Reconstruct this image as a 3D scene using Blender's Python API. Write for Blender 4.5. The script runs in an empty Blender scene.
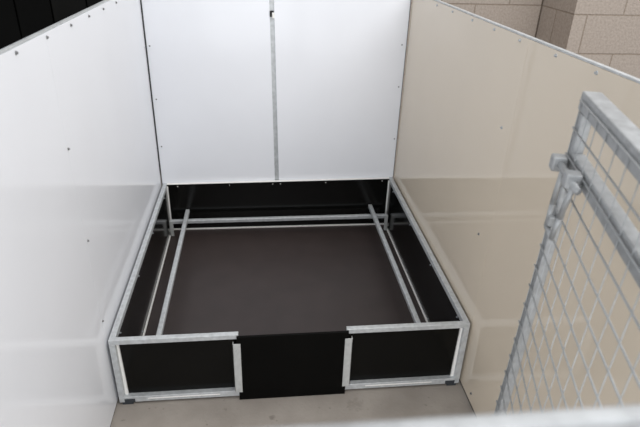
import bpy, bmesh, math, random
from mathutils import Vector, Matrix
random.seed(4)
scene = bpy.context.scene
COL = scene.collection

# ---------------------------------------------------------------- camera
cam_d = bpy.data.cameras.new('camera'); cam = bpy.data.objects.new('camera', cam_d); COL.objects.link(cam)
R = Matrix.Rotation(-0.1219, 4, 'Z') @ Matrix.Rotation(1.086222, 4, 'X') @ Matrix.Rotation(0.034005, 4, 'Z')
cam.matrix_world = Matrix.Translation((-0.13263, -1.78779, 1.85271)) @ R
cam_d.sensor_width = 36; cam_d.lens = 547.826 * 36 / 640
cam_d.clip_start = 0.02
cam_d.dof.use_dof = True; cam_d.dof.focus_distance = 2.75; cam_d.dof.aperture_fstop = 5.0
scene.camera = cam

# ---------------------------------------------------------------- light
w = bpy.data.worlds.new('world'); scene.world = w; w.use_nodes = True
bg = w.node_tree.nodes['Background']; bg.inputs[0].default_value = (0.95, 0.97, 1.0, 1); bg.inputs[1].default_value = 0.78
def area(name, loc, target, size, power, col):
    l = bpy.data.lights.new(name, 'AREA'); l.shape = 'RECTANGLE'; l.size, l.size_y = size; l.energy = power; l.color = col
    o = bpy.data.objects.new(name, l); COL.objects.link(o); o.location = loc
    o.rotation_euler = (Vector(target) - Vector(loc)).to_track_quat('-Z', 'Y').to_euler(); return o
area('roof_light', (1.9, -0.5, 4.4), (-0.2, 0.5, 0.4), (3.6, 3.6), 140, (1.0, 0.985, 0.97))
area('front_fill', (-0.4, -3.9, 1.3), (-0.3, 0.4, 0.35), (3.4, 2.5), 88, (0.95, 0.97, 1.0))  # unseen fill light, added to lift the right wall and lower back wall
scene.view_settings.view_transform = 'Standard'; scene.view_settings.look = 'None'
scene.view_settings.gamma = 1; scene.view_settings.exposure = 0.0; scene.view_settings.use_curve_mapping = False

# ---------------------------------------------------------------- materials
def mat(name, col, rough=0.5, metal=0.0, spec=0.5, var=0.0, scale=20, bump=0.0, bscale=80, col2=None, detail=4, rvar=0.0):
    m = bpy.data.materials.new(name); m.use_nodes = True; nt = m.node_tree; b = nt.nodes['Principled BSDF']
    b.inputs['Base Color'].default_value = (*col, 1); b.inputs['Roughness'].default_value = rough
    b.inputs['Metallic'].default_value = metal; b.inputs['Specular IOR Level'].default_value = spec
    tc = nt.nodes.new('ShaderNodeTexCoord')
    if var or col2:
        n = nt.nodes.new('ShaderNodeTexNoise'); n.inputs['Scale'].default_value = scale; n.inputs['Detail'].default_value = detail
        r = nt.nodes.new('ShaderNodeValToRGB')
        r.color_ramp.elements[0].position = 0.3; r.color_ramp.elements[1].position = 0.7
        c2 = col2 or tuple(c * (1 + var) for c in col)
        c1 = col if col2 else tuple(c * (1 - var) for c in col)
        r.color_ramp.elements[0].color = (*c1, 1); r.color_ramp.elements[1].color = (*c2, 1)
        nt.links.new(tc.outputs['Object'], n.inputs['Vector']); nt.links.new(n.outputs['Fac'], r.inputs['Fac'])
        nt.links.new(r.outputs['Color'], b.inputs['Base Color'])
        if rvar:
            mr = nt.nodes.new('ShaderNodeMapRange'); mr.inputs['To Min'].default_value = rough - rvar; mr.inputs['To Max'].default_value = rough + rvar
            nt.links.new(n.outputs['Fac'], mr.inputs['Value']); nt.links.new(mr.outputs['Result'], b.inputs['Roughness'])
    if bump:
        n2 = nt.nodes.new('ShaderNodeTexNoise'); n2.inputs['Scale'].default_value = bscale; n2.inputs['Detail'].default_value = 3
        bp = nt.nodes.new('ShaderNodeBump'); bp.inputs['Strength'].default_value = bump; bp.inputs['Distance'].default_value = 0.004
        nt.links.new(tc.outputs['Object'], n2.inputs['Vector']); nt.links.new(n2.outputs['Fac'], bp.inputs['Height'])
        nt.links.new(bp.outputs['Normal'], b.inputs['Normal'])
    return m
M = {
 'white': mat('white_panel', (0.80, 0.816, 0.855), 0.13, spec=0.30, var=0.012, scale=3),
 'beige': mat('beige_panel', (0.69, 0.605, 0.49), 0.05, spec=0.5, var=0.015, scale=3),
 'galv': mat('galvanised_steel', (0.52, 0.54, 0.55), 0.42, metal=0.3, var=0.14, scale=45, bump=0.15, bscale=120, rvar=0.08),
 'galv_dark': mat('dull_galvanised_steel', (0.24, 0.25, 0.255), 0.5, metal=0.4, var=0.15, scale=35),
 'gate': mat('darkened_galvanised_steel', (0.36, 0.372, 0.38), 0.45, metal=0.35, var=0.14, scale=45, bump=0.15, bscale=120, rvar=0.08),  # same zinc as galv, colour darkened to offset the strong overhead light
 'mortar': mat('old_mortar', (0.13, 0.105, 0.085), 0.9, spec=0.1, var=0.2, scale=30),
 'wire': mat('galvanised_wire', (0.37, 0.385, 0.395), 0.5, metal=0.2, var=0.1, scale=40),
 'plate': mat('grey_zinc_plate', (0.47, 0.48, 0.47), 0.5, metal=0.15, var=0.08, scale=40),
 'liner': mat('black_phenolic_liner', (0.004, 0.004, 0.0036), 0.15, spec=0.3),
 'board': mat('black_slide_board', (0.0032, 0.0032, 0.003), 0.3, spec=0.06, var=0.1, scale=15),
 'front': mat('black_front_liner', (0.004, 0.004, 0.0036), 0.2, spec=0.16),
 'boxfloor': mat('dark_brown_floor_sheet', (0.042, 0.031, 0.029), 0.38, spec=0.4, var=0.12, scale=7, detail=8, bump=0.2, bscale=300),
 'edge': mat('pale_cut_edge', (0.85, 0.84, 0.81), 0.5),
 'rubber': mat('dark_plastic_foot', (0.03, 0.035, 0.042), 0.5),
 'screw': mat('dull_screw_head', (0.20, 0.20, 0.20), 0.4, metal=0.4),
 'screw_bright': mat('zinc_screw_head', (0.42, 0.44, 0.46), 0.35, metal=0.7),
 'socket_and_gap': mat('dark_socket_and_gap_shade', (0.015, 0.014, 0.014), 0.6),
 'dark': mat('black_stained_board', (0.0016, 0.0016, 0.0014), 0.8, spec=0.1, var=0.3, scale=4),
 'dark2': mat('charcoal_board', (0.006, 0.006, 0.0055), 0.8, spec=0.1, var=0.3, scale=4),
}
# concrete floor: mottled, with small dark specks
def concrete():
    m = mat('concrete_floor', (0.26, 0.232, 0.204), 0.8, spec=0.25, col2=(0.35, 0.316, 0.28), scale=4.5, detail=9, bump=0.35, bscale=60)
    nt = m.node_tree; b = nt.nodes['Principled BSDF']; src = b.inputs['Base Color'].links[0].from_socket
    tc = next(n for n in nt.nodes if n.type == 'TEX_COORD')
    n = nt.nodes.new('ShaderNodeTexNoise'); n.inputs['Scale'].default_value = 38; n.inputs['Detail'].default_value = 5
    r = nt.nodes.new('ShaderNodeValToRGB'); r.color_ramp.elements[0].position = 0.66; r.color_ramp.elements[1].position = 0.74
    r.color_ramp.elements[0].color = (0, 0, 0, 1); r.color_ramp.elements[1].color = (0.55, 0.55, 0.55, 1)
    mx = nt.nodes.new('ShaderNodeMixRGB'); mx.inputs[2].default_value = (0.13, 0.11, 0.095, 1)
    nt.links.new(tc.outputs['Object'], n.inputs['Vector']); nt.links.new(n.outputs['Fac'], r.inputs['Fac'])
    nt.links.new(r.outputs['Color'], mx.inputs[0]); nt.links.new(src, mx.inputs[1]); nt.links.new(mx.outputs[0], b.inputs['Base Color'])
    return m
def stain(m, x, y, rad, col, amt):
    """a small worn patch at one place on the slab"""
    nt = m.node_tree; b = nt.nodes['Principled BSDF']; src = b.inputs['Base Color'].links[0].from_socket
    tc = next(n for n in nt.nodes if n.type == 'TEX_COORD')
    n = nt.nodes.new('ShaderNodeTexNoise'); n.inputs['Scale'].default_value = 45; n.inputs['Detail'].default_value = 4
    nt.links.new(tc.outputs['Object'], n.inputs['Vector'])
    d = nt.nodes.new('ShaderNodeVectorMath'); d.operation = 'DISTANCE'; d.inputs[1].default_value = (x, y, 0); nt.links.new(tc.outputs['Object'], d.inputs[0])
    ad = nt.nodes.new('ShaderNodeMath'); ad.operation = 'MULTIPLY_ADD'; ad.inputs[1].default_value = rad * 2.4
    nt.links.new(n.outputs['Fac'], ad.inputs[0]); nt.links.new(d.outputs['Value'], ad.inputs[2])
    mr = nt.nodes.new('ShaderNodeMapRange'); mr.inputs['From Min'].default_value = rad * 1.5; mr.inputs['From Max'].default_value = rad * 2.1
    mr.inputs['To Min'].default_value = amt; mr.inputs['To Max'].default_value = 0
    nt.links.new(ad.outputs[0], mr.inputs['Value'])
    mx = nt.nodes.new('ShaderNodeMixRGB'); mx.inputs[2].default_value = (*col, 1)
    nt.links.new(mr.outputs['Result'], mx.inputs[0]); nt.links.new(src, mx.inputs[1]); nt.links.new(mx.outputs[0], b.inputs['Base Color'])
M['concrete'] = concrete()
stain(M['concrete'], -0.105, -0.135, 0.018, (0.13, 0.11, 0.095), 0.55)
stain(M['concrete'], 0.262, -0.085, 0.045, (0.16, 0.14, 0.12), 0.3)
# concrete blockwork, coursed in the plane of the wall
def blockwork(name, axis, ox, oz):
    m = bpy.data.materials.new(name); m.use_nodes = True; nt = m.node_tree; b = nt.nodes['Principled BSDF']
    b.inputs['Roughness'].default_value = 0.9; b.inputs['Specular IOR Level'].default_value = 0.15
    tc = nt.nodes.new('ShaderNodeTexCoord'); sp = nt.nodes.new('ShaderNodeSeparateXYZ'); cb = nt.nodes.new('ShaderNodeCombineXYZ')
    nt.links.new(tc.outputs['Object'], sp.inputs[0])
    ax = nt.nodes.new('ShaderNodeMath'); ax.inputs[1].default_value = -ox; az = nt.nodes.new('ShaderNodeMath'); az.inputs[1].default_value = -oz
    nt.links.new(sp.outputs[axis], ax.inputs[0]); nt.links.new(sp.outputs[2], az.inputs[0])
    nt.links.new(ax.outputs[0], cb.inputs[0]); nt.links.new(az.outputs[0], cb.inputs[1])
    br = nt.nodes.new('ShaderNodeTexBrick'); br.inputs['Scale'].default_value = 1
    br.inputs['Brick Width'].default_value = 0.56; br.inputs['Row Height'].default_value = 0.28
    br.inputs['Mortar Size'].default_value = 0.006; br.inputs['Mortar Smooth'].default_value = 0.4
    br.inputs['Color1'].default_value = (0.43, 0.375, 0.33, 1); br.inputs['Color2'].default_value = (0.39, 0.335, 0.292, 1)
    br.inputs['Mortar'].default_value = (0.30, 0.25, 0.205, 1)
    nt.links.new(cb.outputs[0], br.inputs['Vector'])
    n = nt.nodes.new('ShaderNodeTexNoise'); n.inputs['Scale'].default_value = 60; n.inputs['Detail'].default_value = 6
    nt.links.new(tc.outputs['Object'], n.inputs['Vector'])
    r = nt.nodes.new('ShaderNodeValToRGB'); r.color_ramp.elements[0].position = 0.3; r.color_ramp.elements[1].position = 0.65
    r.color_ramp.elements[0].color = (0.86, 0.855, 0.85, 1); r.color_ramp.elements[1].color = (1.06, 1.06, 1.06, 1)
    nt.links.new(n.outputs['Fac'], r.inputs['Fac'])
    mx = nt.nodes.new('ShaderNodeMixRGB'); mx.blend_type = 'MULTIPLY'; mx.inputs[0].default_value = 1
    nt.links.new(br.outputs['Color'], mx.inputs[1]); nt.links.new(r.outputs['Color'], mx.inputs[2]); nt.links.new(mx.outputs[0], b.inputs['Base Color'])
    ad = nt.nodes.new('ShaderNodeMath'); ad.operation = 'MULTIPLY_ADD'; ad.inputs[1].default_value = -1.5
    nt.links.new(br.outputs['Fac'], ad.inputs[0]); nt.links.new(n.outputs['Fac'], ad.inputs[2])
    bp = nt.nodes.new('ShaderNodeBump'); bp.inputs['Strength'].default_value = 0.6; bp.inputs['Distance'].default_value = 0.006
    nt.links.new(ad.outputs[0], bp.inputs['Height']); nt.links.new(bp.outputs['Normal'], b.inputs['Normal'])
    return m
M['block_x'] = blockwork('concrete_blockwork_pier', 0, 0.035, 1.33 - 0.28 * 6)
M['block_far'] = blockwork('concrete_blockwork', 0, -0.07, 1.33 - 0.28 * 6)
M['block_y'] = blockwork('concrete_blockwork_return', 1, 2.46, 1.33 - 0.28 * 6)

# ---------------------------------------------------------------- mesh helpers
def bx(bm, x0, x1, y0, y1, z0, z1, bev=0.0):
    g = bmesh.ops.create_cube(bm, size=1)['verts']
    for v in g:
        v.co = Vector(((x0 + x1) / 2 + v.co.x * (x1 - x0), (y0 + y1) / 2 + v.co.y * (y1 - y0), (z0 + z1) / 2 + v.co.z * (z1 - z0)))
    if bev:
        es = list({e for v in g for e in v.link_edges})
        bmesh.ops.bevel(bm, geom=es, offset=bev, segments=2, affect='EDGES', profile=0.5)
def rod(bm, a, b, r, seg=10):
    a, b = Vector(a), Vector(b); d = b - a
    q = d.to_track_quat('Z', 'Y').to_matrix().to_4x4()
    bmesh.ops.create_cone(bm, cap_ends=True, segments=seg, radius1=r, radius2=r, depth=d.length, matrix=Matrix.Translation((a + b) / 2) @ q)
def path(bm, pts, r, seg=10):
    for a, b in zip(pts, pts[1:]): rod(bm, a, b, r, seg)
    for p in pts[1:-1]: bmesh.ops.create_uvsphere(bm, u_segments=seg, v_segments=6, radius=r, matrix=Matrix.Translation(p))
def obj(name, bm, m, parent=None, smooth=False):
    bmesh.ops.recalc_face_normals(bm, faces=bm.faces)
    me = bpy.data.meshes.new(name); bm.to_mesh(me); bm.free(); me.materials.append(M[m])
    if smooth:
        for p in me.polygons: p.use_smooth = True
    o = bpy.data.objects.new(name, me); COL.objects.link(o)
    if parent: o.parent = parent
    return o
def part(name, m, parent, *boxes, bev=0.0015):
    bm = bmesh.new()
    for b in boxes: bx(bm, *b, bev)
    return obj(name, bm, m, parent)
def empty(name, loc, label, cat, rot=(0, 0, 0)):
    o = bpy.data.objects.new(name, None); COL.objects.link(o); o.location = loc; o.rotation_euler = rot
    o.empty_display_size = 0.1; o['label'] = label; o['category'] = cat; return o
def structure(o): o['kind'] = 'structure'; return o
# a hexagon-washer screw head, its axis along `n`
_sc = {}
def screw(parent, p, n, m='screw', r=0.005):
    k = (m, r)
    if k not in _sc:
        bm = bmesh.new()
        bmesh.ops.create_cone(bm, cap_ends=True, segments=16, radius1=r, radius2=r * 0.9, depth=0.0016, matrix=Matrix.Translation((0, 0, 0.0008)))
        bmesh.ops.create_cone(bm, cap_ends=True, segments=6, radius1=r * 0.62, radius2=r * 0.58, depth=0.004, matrix=Matrix.Translation((0, 0, 0.0036)))
        me = bpy.data.meshes.new('screw'); bm.to_mesh(me); bm.free(); me.materials.append(M[m]); _sc[k] = me
    o = bpy.data.objects.new('screw', _sc[k]); COL.objects.link(o); o.parent = parent
    o.location = p; o.rotation_euler = Vector(n).to_track_quat('Z', 'Y').to_euler(); return o

# ---------------------------------------------------------------- setting
structure(part('floor', 'concrete', None, (-4.2, 4.6, -5.0, 3.0, -0.1, 0.0), bev=0))
WX = 0.765
# left kennel wall: two white panels under a galvanised capping
def slant(o, z0, k, zmin=1.0):
    for v in o.data.vertices:
        if v.co.z > zmin: v.co.z += z0 - 1.54 + k * v.co.y
    return o
ZL, KL, ZR, KR = 1.543, -0.008, 1.5405, -0.0065
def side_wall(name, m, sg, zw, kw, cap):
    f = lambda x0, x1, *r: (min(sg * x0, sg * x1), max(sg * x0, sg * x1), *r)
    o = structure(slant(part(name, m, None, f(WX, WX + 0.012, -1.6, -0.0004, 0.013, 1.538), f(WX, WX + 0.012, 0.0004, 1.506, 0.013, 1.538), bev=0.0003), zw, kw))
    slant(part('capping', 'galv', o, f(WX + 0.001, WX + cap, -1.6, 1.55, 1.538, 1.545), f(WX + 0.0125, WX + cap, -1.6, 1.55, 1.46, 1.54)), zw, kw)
    part('base_gap_shade', 'socket_and_gap', o, f(WX + 0.003, WX + 0.012, -1.6, 1.506, 0.0, 0.013), bev=0)  # dark strip standing in for the shadow line under the wall
    for y0, y1 in ((-0.02, 0.02), (1.51, 1.55), (-1.6, -1.56)): part('post', 'galv_dark', o, f(WX + 0.0125, WX + 0.0525, y0, y1, 0, 1.46))
    return o
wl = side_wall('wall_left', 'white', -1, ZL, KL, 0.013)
for y in (-0.236, 0.007, 0.252, 0.482, 0.707, 0.945, 1.16, 1.38): screw(wl, (-WX, y, ZL - 0.0165 + KL * y * 1.8), (1, 0, 0), r=0.006)
for y, z in ((0.002, 1.168), (0.018, 0.804), (0.01, 0.44)): screw(wl, (-WX, y, z), (1, 0, 0), r=0.0055)
for z in (1.21, 0.90, 0.6): screw(wl, (-WX, 1.48, z), (1, 0, 0), 'screw_bright', r=0.004)
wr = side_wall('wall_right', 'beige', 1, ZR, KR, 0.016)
for y in (1.28, 1.03, 0.788, 0.528, 0.292, 0.065, -0.188, -0.41): screw(wr, (WX, y, ZR - 0.0165 + KR * y), (-1, 0, 0), 'screw_bright', r=0.006)
screw(wr, (WX, 0.076, 1.207), (-1, 0, 0), 'screw_bright', r=0.006)
for y, z in ((0.098, 0.739), (-0.12, 0.06)): screw(wr, (WX, y, z), (-1, 0, 0), r=0.006)
for z in (1.232, 0.978, 0.638): screw(wr, (WX, 1.49, z), (-1, 0, 0), 'screw_bright', r=0.004)
# back kennel wall: two white panels either side of a galvanised post
BY = 1.5145
wb = structure(part('wall_back', 'white', None, (-WX + 0.007, -0.0345, BY, BY + 0.012, 0.0, 1.534), (-0.0085, WX - 0.008, BY, BY + 0.012, 0.0, 1.534), bev=0.0008))
for v in wb.data.vertices:                # the middle joint leans slightly out of plumb
    if abs(v.co.x) < 0.1: v.co.x -= 0.0225 * (v.co.z - 0.36) / 1.1
po = part('post', 'galv', wb, (-0.08, 0.03, BY + 0.012, BY + 0.05, 0, 1.56))
part('bolt_socket', 'socket_and_gap', po, (-0.0555, -0.0425, BY - 0.003, BY + 0.012, 1.380, 1.412), (-0.050, -0.032, BY - 0.003, BY + 0.012, 1.404, 1.412), bev=0.001)
part('bolt_head', 'edge', po, (-0.0425, -0.0285, BY - 0.005, BY + 0.012, 1.372, 1.404), bev=0.003)
part('top_rail', 'galv', wb, (-WX, WX, BY + 0.012, BY + 0.05, 1.50, 1.541))
for s in (-1, 1): part('corner_post', 'galv_dark', wb, (s * (WX - 0.02) - 0.02, s * (WX - 0.02) + 0.02, BY + 0.012, BY + 0.05, 0, 1.5))
for x, z in ((-0.742, 1.211), (-0.738, 0.90), (0.732, 1.232), (0.737, 0.978), (0.742, 0.638), (-0.738, 0.6)): screw(wb, (x, BY, z), (0, -1, 0), r=0.0045)
# building beyond the kennel
structure(part('wall_far', 'block_far', None, (-0.95, 2.172, 2.7, 2.95, 0, 3.4), bev=0))
pr = structure(part('wall_pier', 'block_x', None, (2.175, 4.6, 2.2, 2.95, 0, 3.4), bev=0))
part('pier_return', 'block_y', pr, (2.172, 2.175, 2.2, 2.7, 0, 3.4), bev=0)
part('corner_joint', 'mortar', pr, (2.160, 2.1715, 2.697, 2.6995, 0, 3.4), bev=0)
# dark timber boarding behind the left-hand wall
bd = structure(part('wall_boarded', 'dark', None, (-4.2, -0.95, 2.46, 2.52, 0, 3.4), bev=0))
BOFF, KD = 0.015, 11
x = -4.2 + BOFF
k = 0
while x < -0.96:
    wv = 0.24
    bm = bmesh.new(); bx(bm, x, min(x + wv - 0.012, -0.95), 2.435, 2.46, 0, 3.4, 0.002)
    obj('board', bm, 'dark2' if k >= KD else 'dark', bd); x += wv; k += 1

# ---------------------------------------------------------------- whelping box
H = 0.355; T = 0.025; D = 1.512; HW = 0.753; LI = 0.729; LX, RX = -0.236, 0.216
YF = -0.009; YB = 0.011; TH = 0.023
box = empty('whelping_box', (0, 0.75, 0), 'low black panelled whelping box in galvanised frame, on the concrete floor against the back wall', 'whelping box')
O = Vector((0, 0.75, 0))
def rack(x, y, z):                       # the rim is very slightly out of level: higher at the back right
    return (0.009 * (x / HW) * (0.2 + 0.8 * y / D) + 0.003 * y / D) * max(0, min(1, z / H))
def bp_(name, m, parent, *boxes, bev=0.0015, ngon=None):
    """a part given in world coordinates, stored relative to the box's base"""
    bm = bmesh.new()
    for b in boxes: bx(bm, *b, bev)
    if ngon:                              # a flat strip: outline in x and z, between two depths
        pts, y0, y1 = ngon
        a = [bm.verts.new((x, y0, z)) for x, z in pts]; c = [bm.verts.new((x, y1, z)) for x, z in pts]
        bm.faces.new(a); bm.faces.new(c)
        for i in range(len(a)): bm.faces.new((a[i], a[i - 1], c[i - 1], c[i]))
    for v in bm.verts:
        v.co.z += rack(*v.co); v.co -= O
    return obj(name, bm, m, parent)
def bscrew(parent, p, n, m='screw_bright', r=0.004):
    p = Vector(p); p.z += rack(*p); return screw(parent, p - O, n, m, r)
# galvanised frame
for x0, x1 in ((-HW, LX), (RX, HW)):
    bp_('top_rail', 'galv', box, (x0, x1, YF, YB + 0.002, H - TH, H))
    br = bp_('bottom_rail', 'galv', box, (x0, x1, YF, YB + 0.004, 0.012, 0.042))
    bp_('slot', 'edge', br, (x0 + 0.12 if x0 < 0 else x0 + 0.10, x1 - 0.09 if x0 < 0 else x1 - 0.13, YF - 0.0012, YF + 0.002, 0.0265, 0.031), bev=0.0005)
tl = bp_('top_rail', 'galv', box, (-HW, -LI + 0.001, YB, D, H - T, H)); tr = bp_('top_rail', 'galv', box, (LI - 0.001, HW, YB, D, H - T, H))
tb = bp_('top_rail', 'edge', box, (-LI, LI, D - 0.020, D, H - 0.012, H + 0.001))
bp_('bottom_rail', 'galv', box, (-HW, -LI, T, D, 0.012, 0.04)); bp_('bottom_rail', 'galv', box, (LI, HW, T, D, 0.012, 0.04)); bp_('bottom_rail', 'galv', box, (-LI, LI, D - 0.014, D, 0.012, 0.04))
for s in (-1, 1):
    X = lambda *q: tuple(sorted(s * v for v in q))
    lg = bp_('leg', 'galv', box, (*X(HW, HW - 0.024), YF, YB, 0.042, H - TH)); bp_('leg', 'galv', box, (*X(HW, HW - T), D - 0.022, D, 0.04, H - T))
    bp_('leg_lit_side', 'edge', lg, ngon=([(s * (HW - 0.0245), H - TH), (s * (HW - 0.033), H - TH), (s * (HW - 0.0375), 0.042), (s * (HW - 0.0245), 0.042)], YB - 0.004, YB + 0.010))  # pale strip painting the light on the leg's inner side face
    for y in (YF - 0.001, D - 0.05):
        bp_('foot', 'rubber', box, (*X(HW - 0.012, HW - 0.056), y, y + 0.045, 0.0, 0.0125))
        if y < 0: bp_('foot_cap', 'rubber', box, (*X(HW - 0.022, HW - 0.066), YF - 0.002, YF + 0.004, 0.014, 0.031), bev=0.001)
# black lining panels
lp = bp_('side_panel', 'liner', box, (-LI - 0.008, -LI, YB + 0.012, D - T, 0.012, H - 0.002), bev=0); rp = bp_('side_panel', 'liner', box, (LI, LI + 0.008, YB + 0.012, D - T, 0.012, H - 0.002), bev=0)
kp = bp_('back_panel', 'liner', box, (-LI, LI, 1.488, 1.4915, 0.012, H - 0.002), bev=0)
bp_('front_panel', 'front', box, (-HW + T, LX, YB + 0.004, YB + 0.011, 0.012, H - 0.012), bev=0); bp_('front_panel', 'front', box, (RX, HW - T, YB + 0.004, YB + 0.011, 0.012, H - 0.012), bev=0)
bp_('floor_panel', 'boxfloor', box, (-LI, LI, YB + 0.012, 1.488, 0.008, 0.02), bev=0)
# pale sealed edges where floor and walls meet
EW = 0.009
bp_('edge_trim', 'edge', box, (-LI, -LI + EW, 0.036, 1.488, 0.02, 0.02 + EW), bev=0.001); bp_('edge_trim', 'edge', box, (LI - EW, LI, 0.036, 1.488, 0.02, 0.02 + EW), bev=0.001)
bp_('edge_trim', 'edge', box, (-LI, LI, 1.488 - EW, 1.488, 0.018, 0.018 + EW + 0.001), bev=0.001)
for s in (-1, 1): bp_('corner_trim', 'edge', box, (s * (LI - 0.0045) - 0.0045, s * (LI - 0.0045) + 0.0045, 1.479, 1.488, 0.026, H - 0.012), bev=0.001)
for x in (-0.66, -0.33, -0.05, 0.0, 0.30, 0.68): bscrew(tb, (x, D - 0.020, H - 0.0145), (0, -1, 0), 'edge', r=0.005)
for x in (-0.45, 0.10): bscrew(kp, (x, 1.481, 0.022), (0, -1, 0), 'edge', r=0.004)
for y in (0.08, 0.50, 0.92, 1.36):
    bscrew(lp, (-LI, y, H - 0.034), (1, 0, 0), r=0.0045); bscrew(rp, (LI, y, H - 0.034), (-1, 0, 0), r=0.0045)
for y in (0.42, 0.88):
    bscrew(lp, (-LI, y, 0.040), (1, 0, 0), r=0.0045); bscrew(rp, (LI, y, 0.040), (-1, 0, 0), r=0.0045)
# guard rails that keep the dam off the walls
RZ = 0.165
for s in (-1, 1):
    g = bp_('guard_rail', 'galv', box, (s * 0.609 - 0.0125, s * 0.609 + 0.0125, 0.036, 1.480, RZ - 0.0125, RZ + 0.0125), bev=0.004)
    bp_('rail_bracket', 'plate', g, (s * 0.609 - 0.016, s * 0.609 + 0.016, 0.030, 0.036, 0.10, RZ + 0.016))
g = bp_('guard_rail', 'galv', box, (-0.716, 0.716, 1.396, 1.421, 0.112, 0.137), bev=0.004)
for s in (-1, 1): bp_('rail_bracket', 'plate', g, (s * 0.7085 - 0.0115, s * 0.7085 + 0.0115, 1.391, 1.396, 0.024, 0.134), (s * 0.7180 - 0.002, s * 0.7180 + 0.002, 1.391, 1.422, 0.024, 0.134), (s * 0.7245 - 0.0045, s * 0.7245 + 0.0045, 1.401, 1.412, 0.05, 0.06))
# sliding board closing the doorway, and the two channels it runs in
bp_('slide_board', 'board', box, (-0.243, 0.223, YF - 0.0125, YF - 0.002, 0.0, H - 0.003), bev=0.0008)
for x0, x1, s in ((-0.260, -0.228, -1), (0.208, 0.240, 1)):
    xo = x0 if s < 0 else x1
    c = bp_('slide_channel', 'plate', box, (x0, x1, YF - 0.0175, YF - 0.0145, 0.050, 0.320), (min(xo, xo - s * 0.003), max(xo, xo - s * 0.003), YF - 0.0175, YF, 0.050, 0.320), bev=0.0008)
    bscrew(c, ((x0 + x1) / 2, YF - 0.0175, 0.075), (0, -1, 0), 'plate', 0.003); bscrew(c, ((x0 + x1) / 2, YF - 0.0175, 0.29), (0, -1, 0), 'plate', 0.003)

# ---------------------------------------------------------------- open mesh gate
a = math.radians(14.8); u = Vector((-math.sin(a), -math.cos(a), 0)); nn = Vector((math.cos(a), -math.sin(a), 0))
S = Vector((0.5344, -0.7306, 0)) + u * -0.040 - nn * 0.016
gate = empty('mesh_gate', S, 'galvanised wire mesh gate standing open at right, with slide bolt on its edge', 'gate', (-0.013, 0.023, math.atan2(u.y, u.x)))
GL = 0.86; Q = 0.040; ZT = 1.562; ZB = 0.07; G0 = 0.002
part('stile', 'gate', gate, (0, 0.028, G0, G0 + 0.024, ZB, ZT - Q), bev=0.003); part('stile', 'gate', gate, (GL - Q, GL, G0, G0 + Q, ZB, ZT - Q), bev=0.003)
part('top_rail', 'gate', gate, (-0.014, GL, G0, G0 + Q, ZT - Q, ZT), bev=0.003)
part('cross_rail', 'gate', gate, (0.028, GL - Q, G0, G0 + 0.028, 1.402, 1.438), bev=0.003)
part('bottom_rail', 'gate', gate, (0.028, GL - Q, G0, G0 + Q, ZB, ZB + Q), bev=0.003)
bm = bmesh.new(); P = 0.0592; k = 0
while 0.006 + k * P < GL: rod(bm, (0.006 + k * P, 0.0004, ZB + 0.01), (0.006 + k * P, 0.0004, 1.548), 0.0011, 8); k += 1
k = 0
while 1.546 - k * P > ZB: rod(bm, (0.004, -0.0025, 1.546 - k * P), (GL - 0.004, -0.0025, 1.546 - k * P), 0.0020, 8); k += 1
obj('wire_mesh', bm, 'wire', gate, True)
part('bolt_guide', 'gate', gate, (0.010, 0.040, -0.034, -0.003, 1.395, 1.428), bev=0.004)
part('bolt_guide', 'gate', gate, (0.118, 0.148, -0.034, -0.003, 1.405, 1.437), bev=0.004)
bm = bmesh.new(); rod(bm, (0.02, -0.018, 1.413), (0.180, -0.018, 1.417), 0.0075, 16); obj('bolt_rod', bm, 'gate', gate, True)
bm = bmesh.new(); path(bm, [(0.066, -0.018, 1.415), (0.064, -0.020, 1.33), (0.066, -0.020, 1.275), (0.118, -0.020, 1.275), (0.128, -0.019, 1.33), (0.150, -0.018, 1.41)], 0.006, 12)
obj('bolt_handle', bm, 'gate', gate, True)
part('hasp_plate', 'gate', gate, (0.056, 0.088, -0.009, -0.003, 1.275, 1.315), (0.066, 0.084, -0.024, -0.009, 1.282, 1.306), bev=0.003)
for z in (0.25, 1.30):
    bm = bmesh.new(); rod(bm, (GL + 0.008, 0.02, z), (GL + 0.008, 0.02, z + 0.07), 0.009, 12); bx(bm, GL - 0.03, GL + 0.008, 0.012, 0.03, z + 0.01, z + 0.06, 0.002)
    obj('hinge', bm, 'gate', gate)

# ---------------------------------------------------------------- front frame of the kennel
ff = empty('front_frame', (0, -1.59, 0), 'pale galvanised steel bar across the lower right foreground, nearer than the mesh gate', 'frame')
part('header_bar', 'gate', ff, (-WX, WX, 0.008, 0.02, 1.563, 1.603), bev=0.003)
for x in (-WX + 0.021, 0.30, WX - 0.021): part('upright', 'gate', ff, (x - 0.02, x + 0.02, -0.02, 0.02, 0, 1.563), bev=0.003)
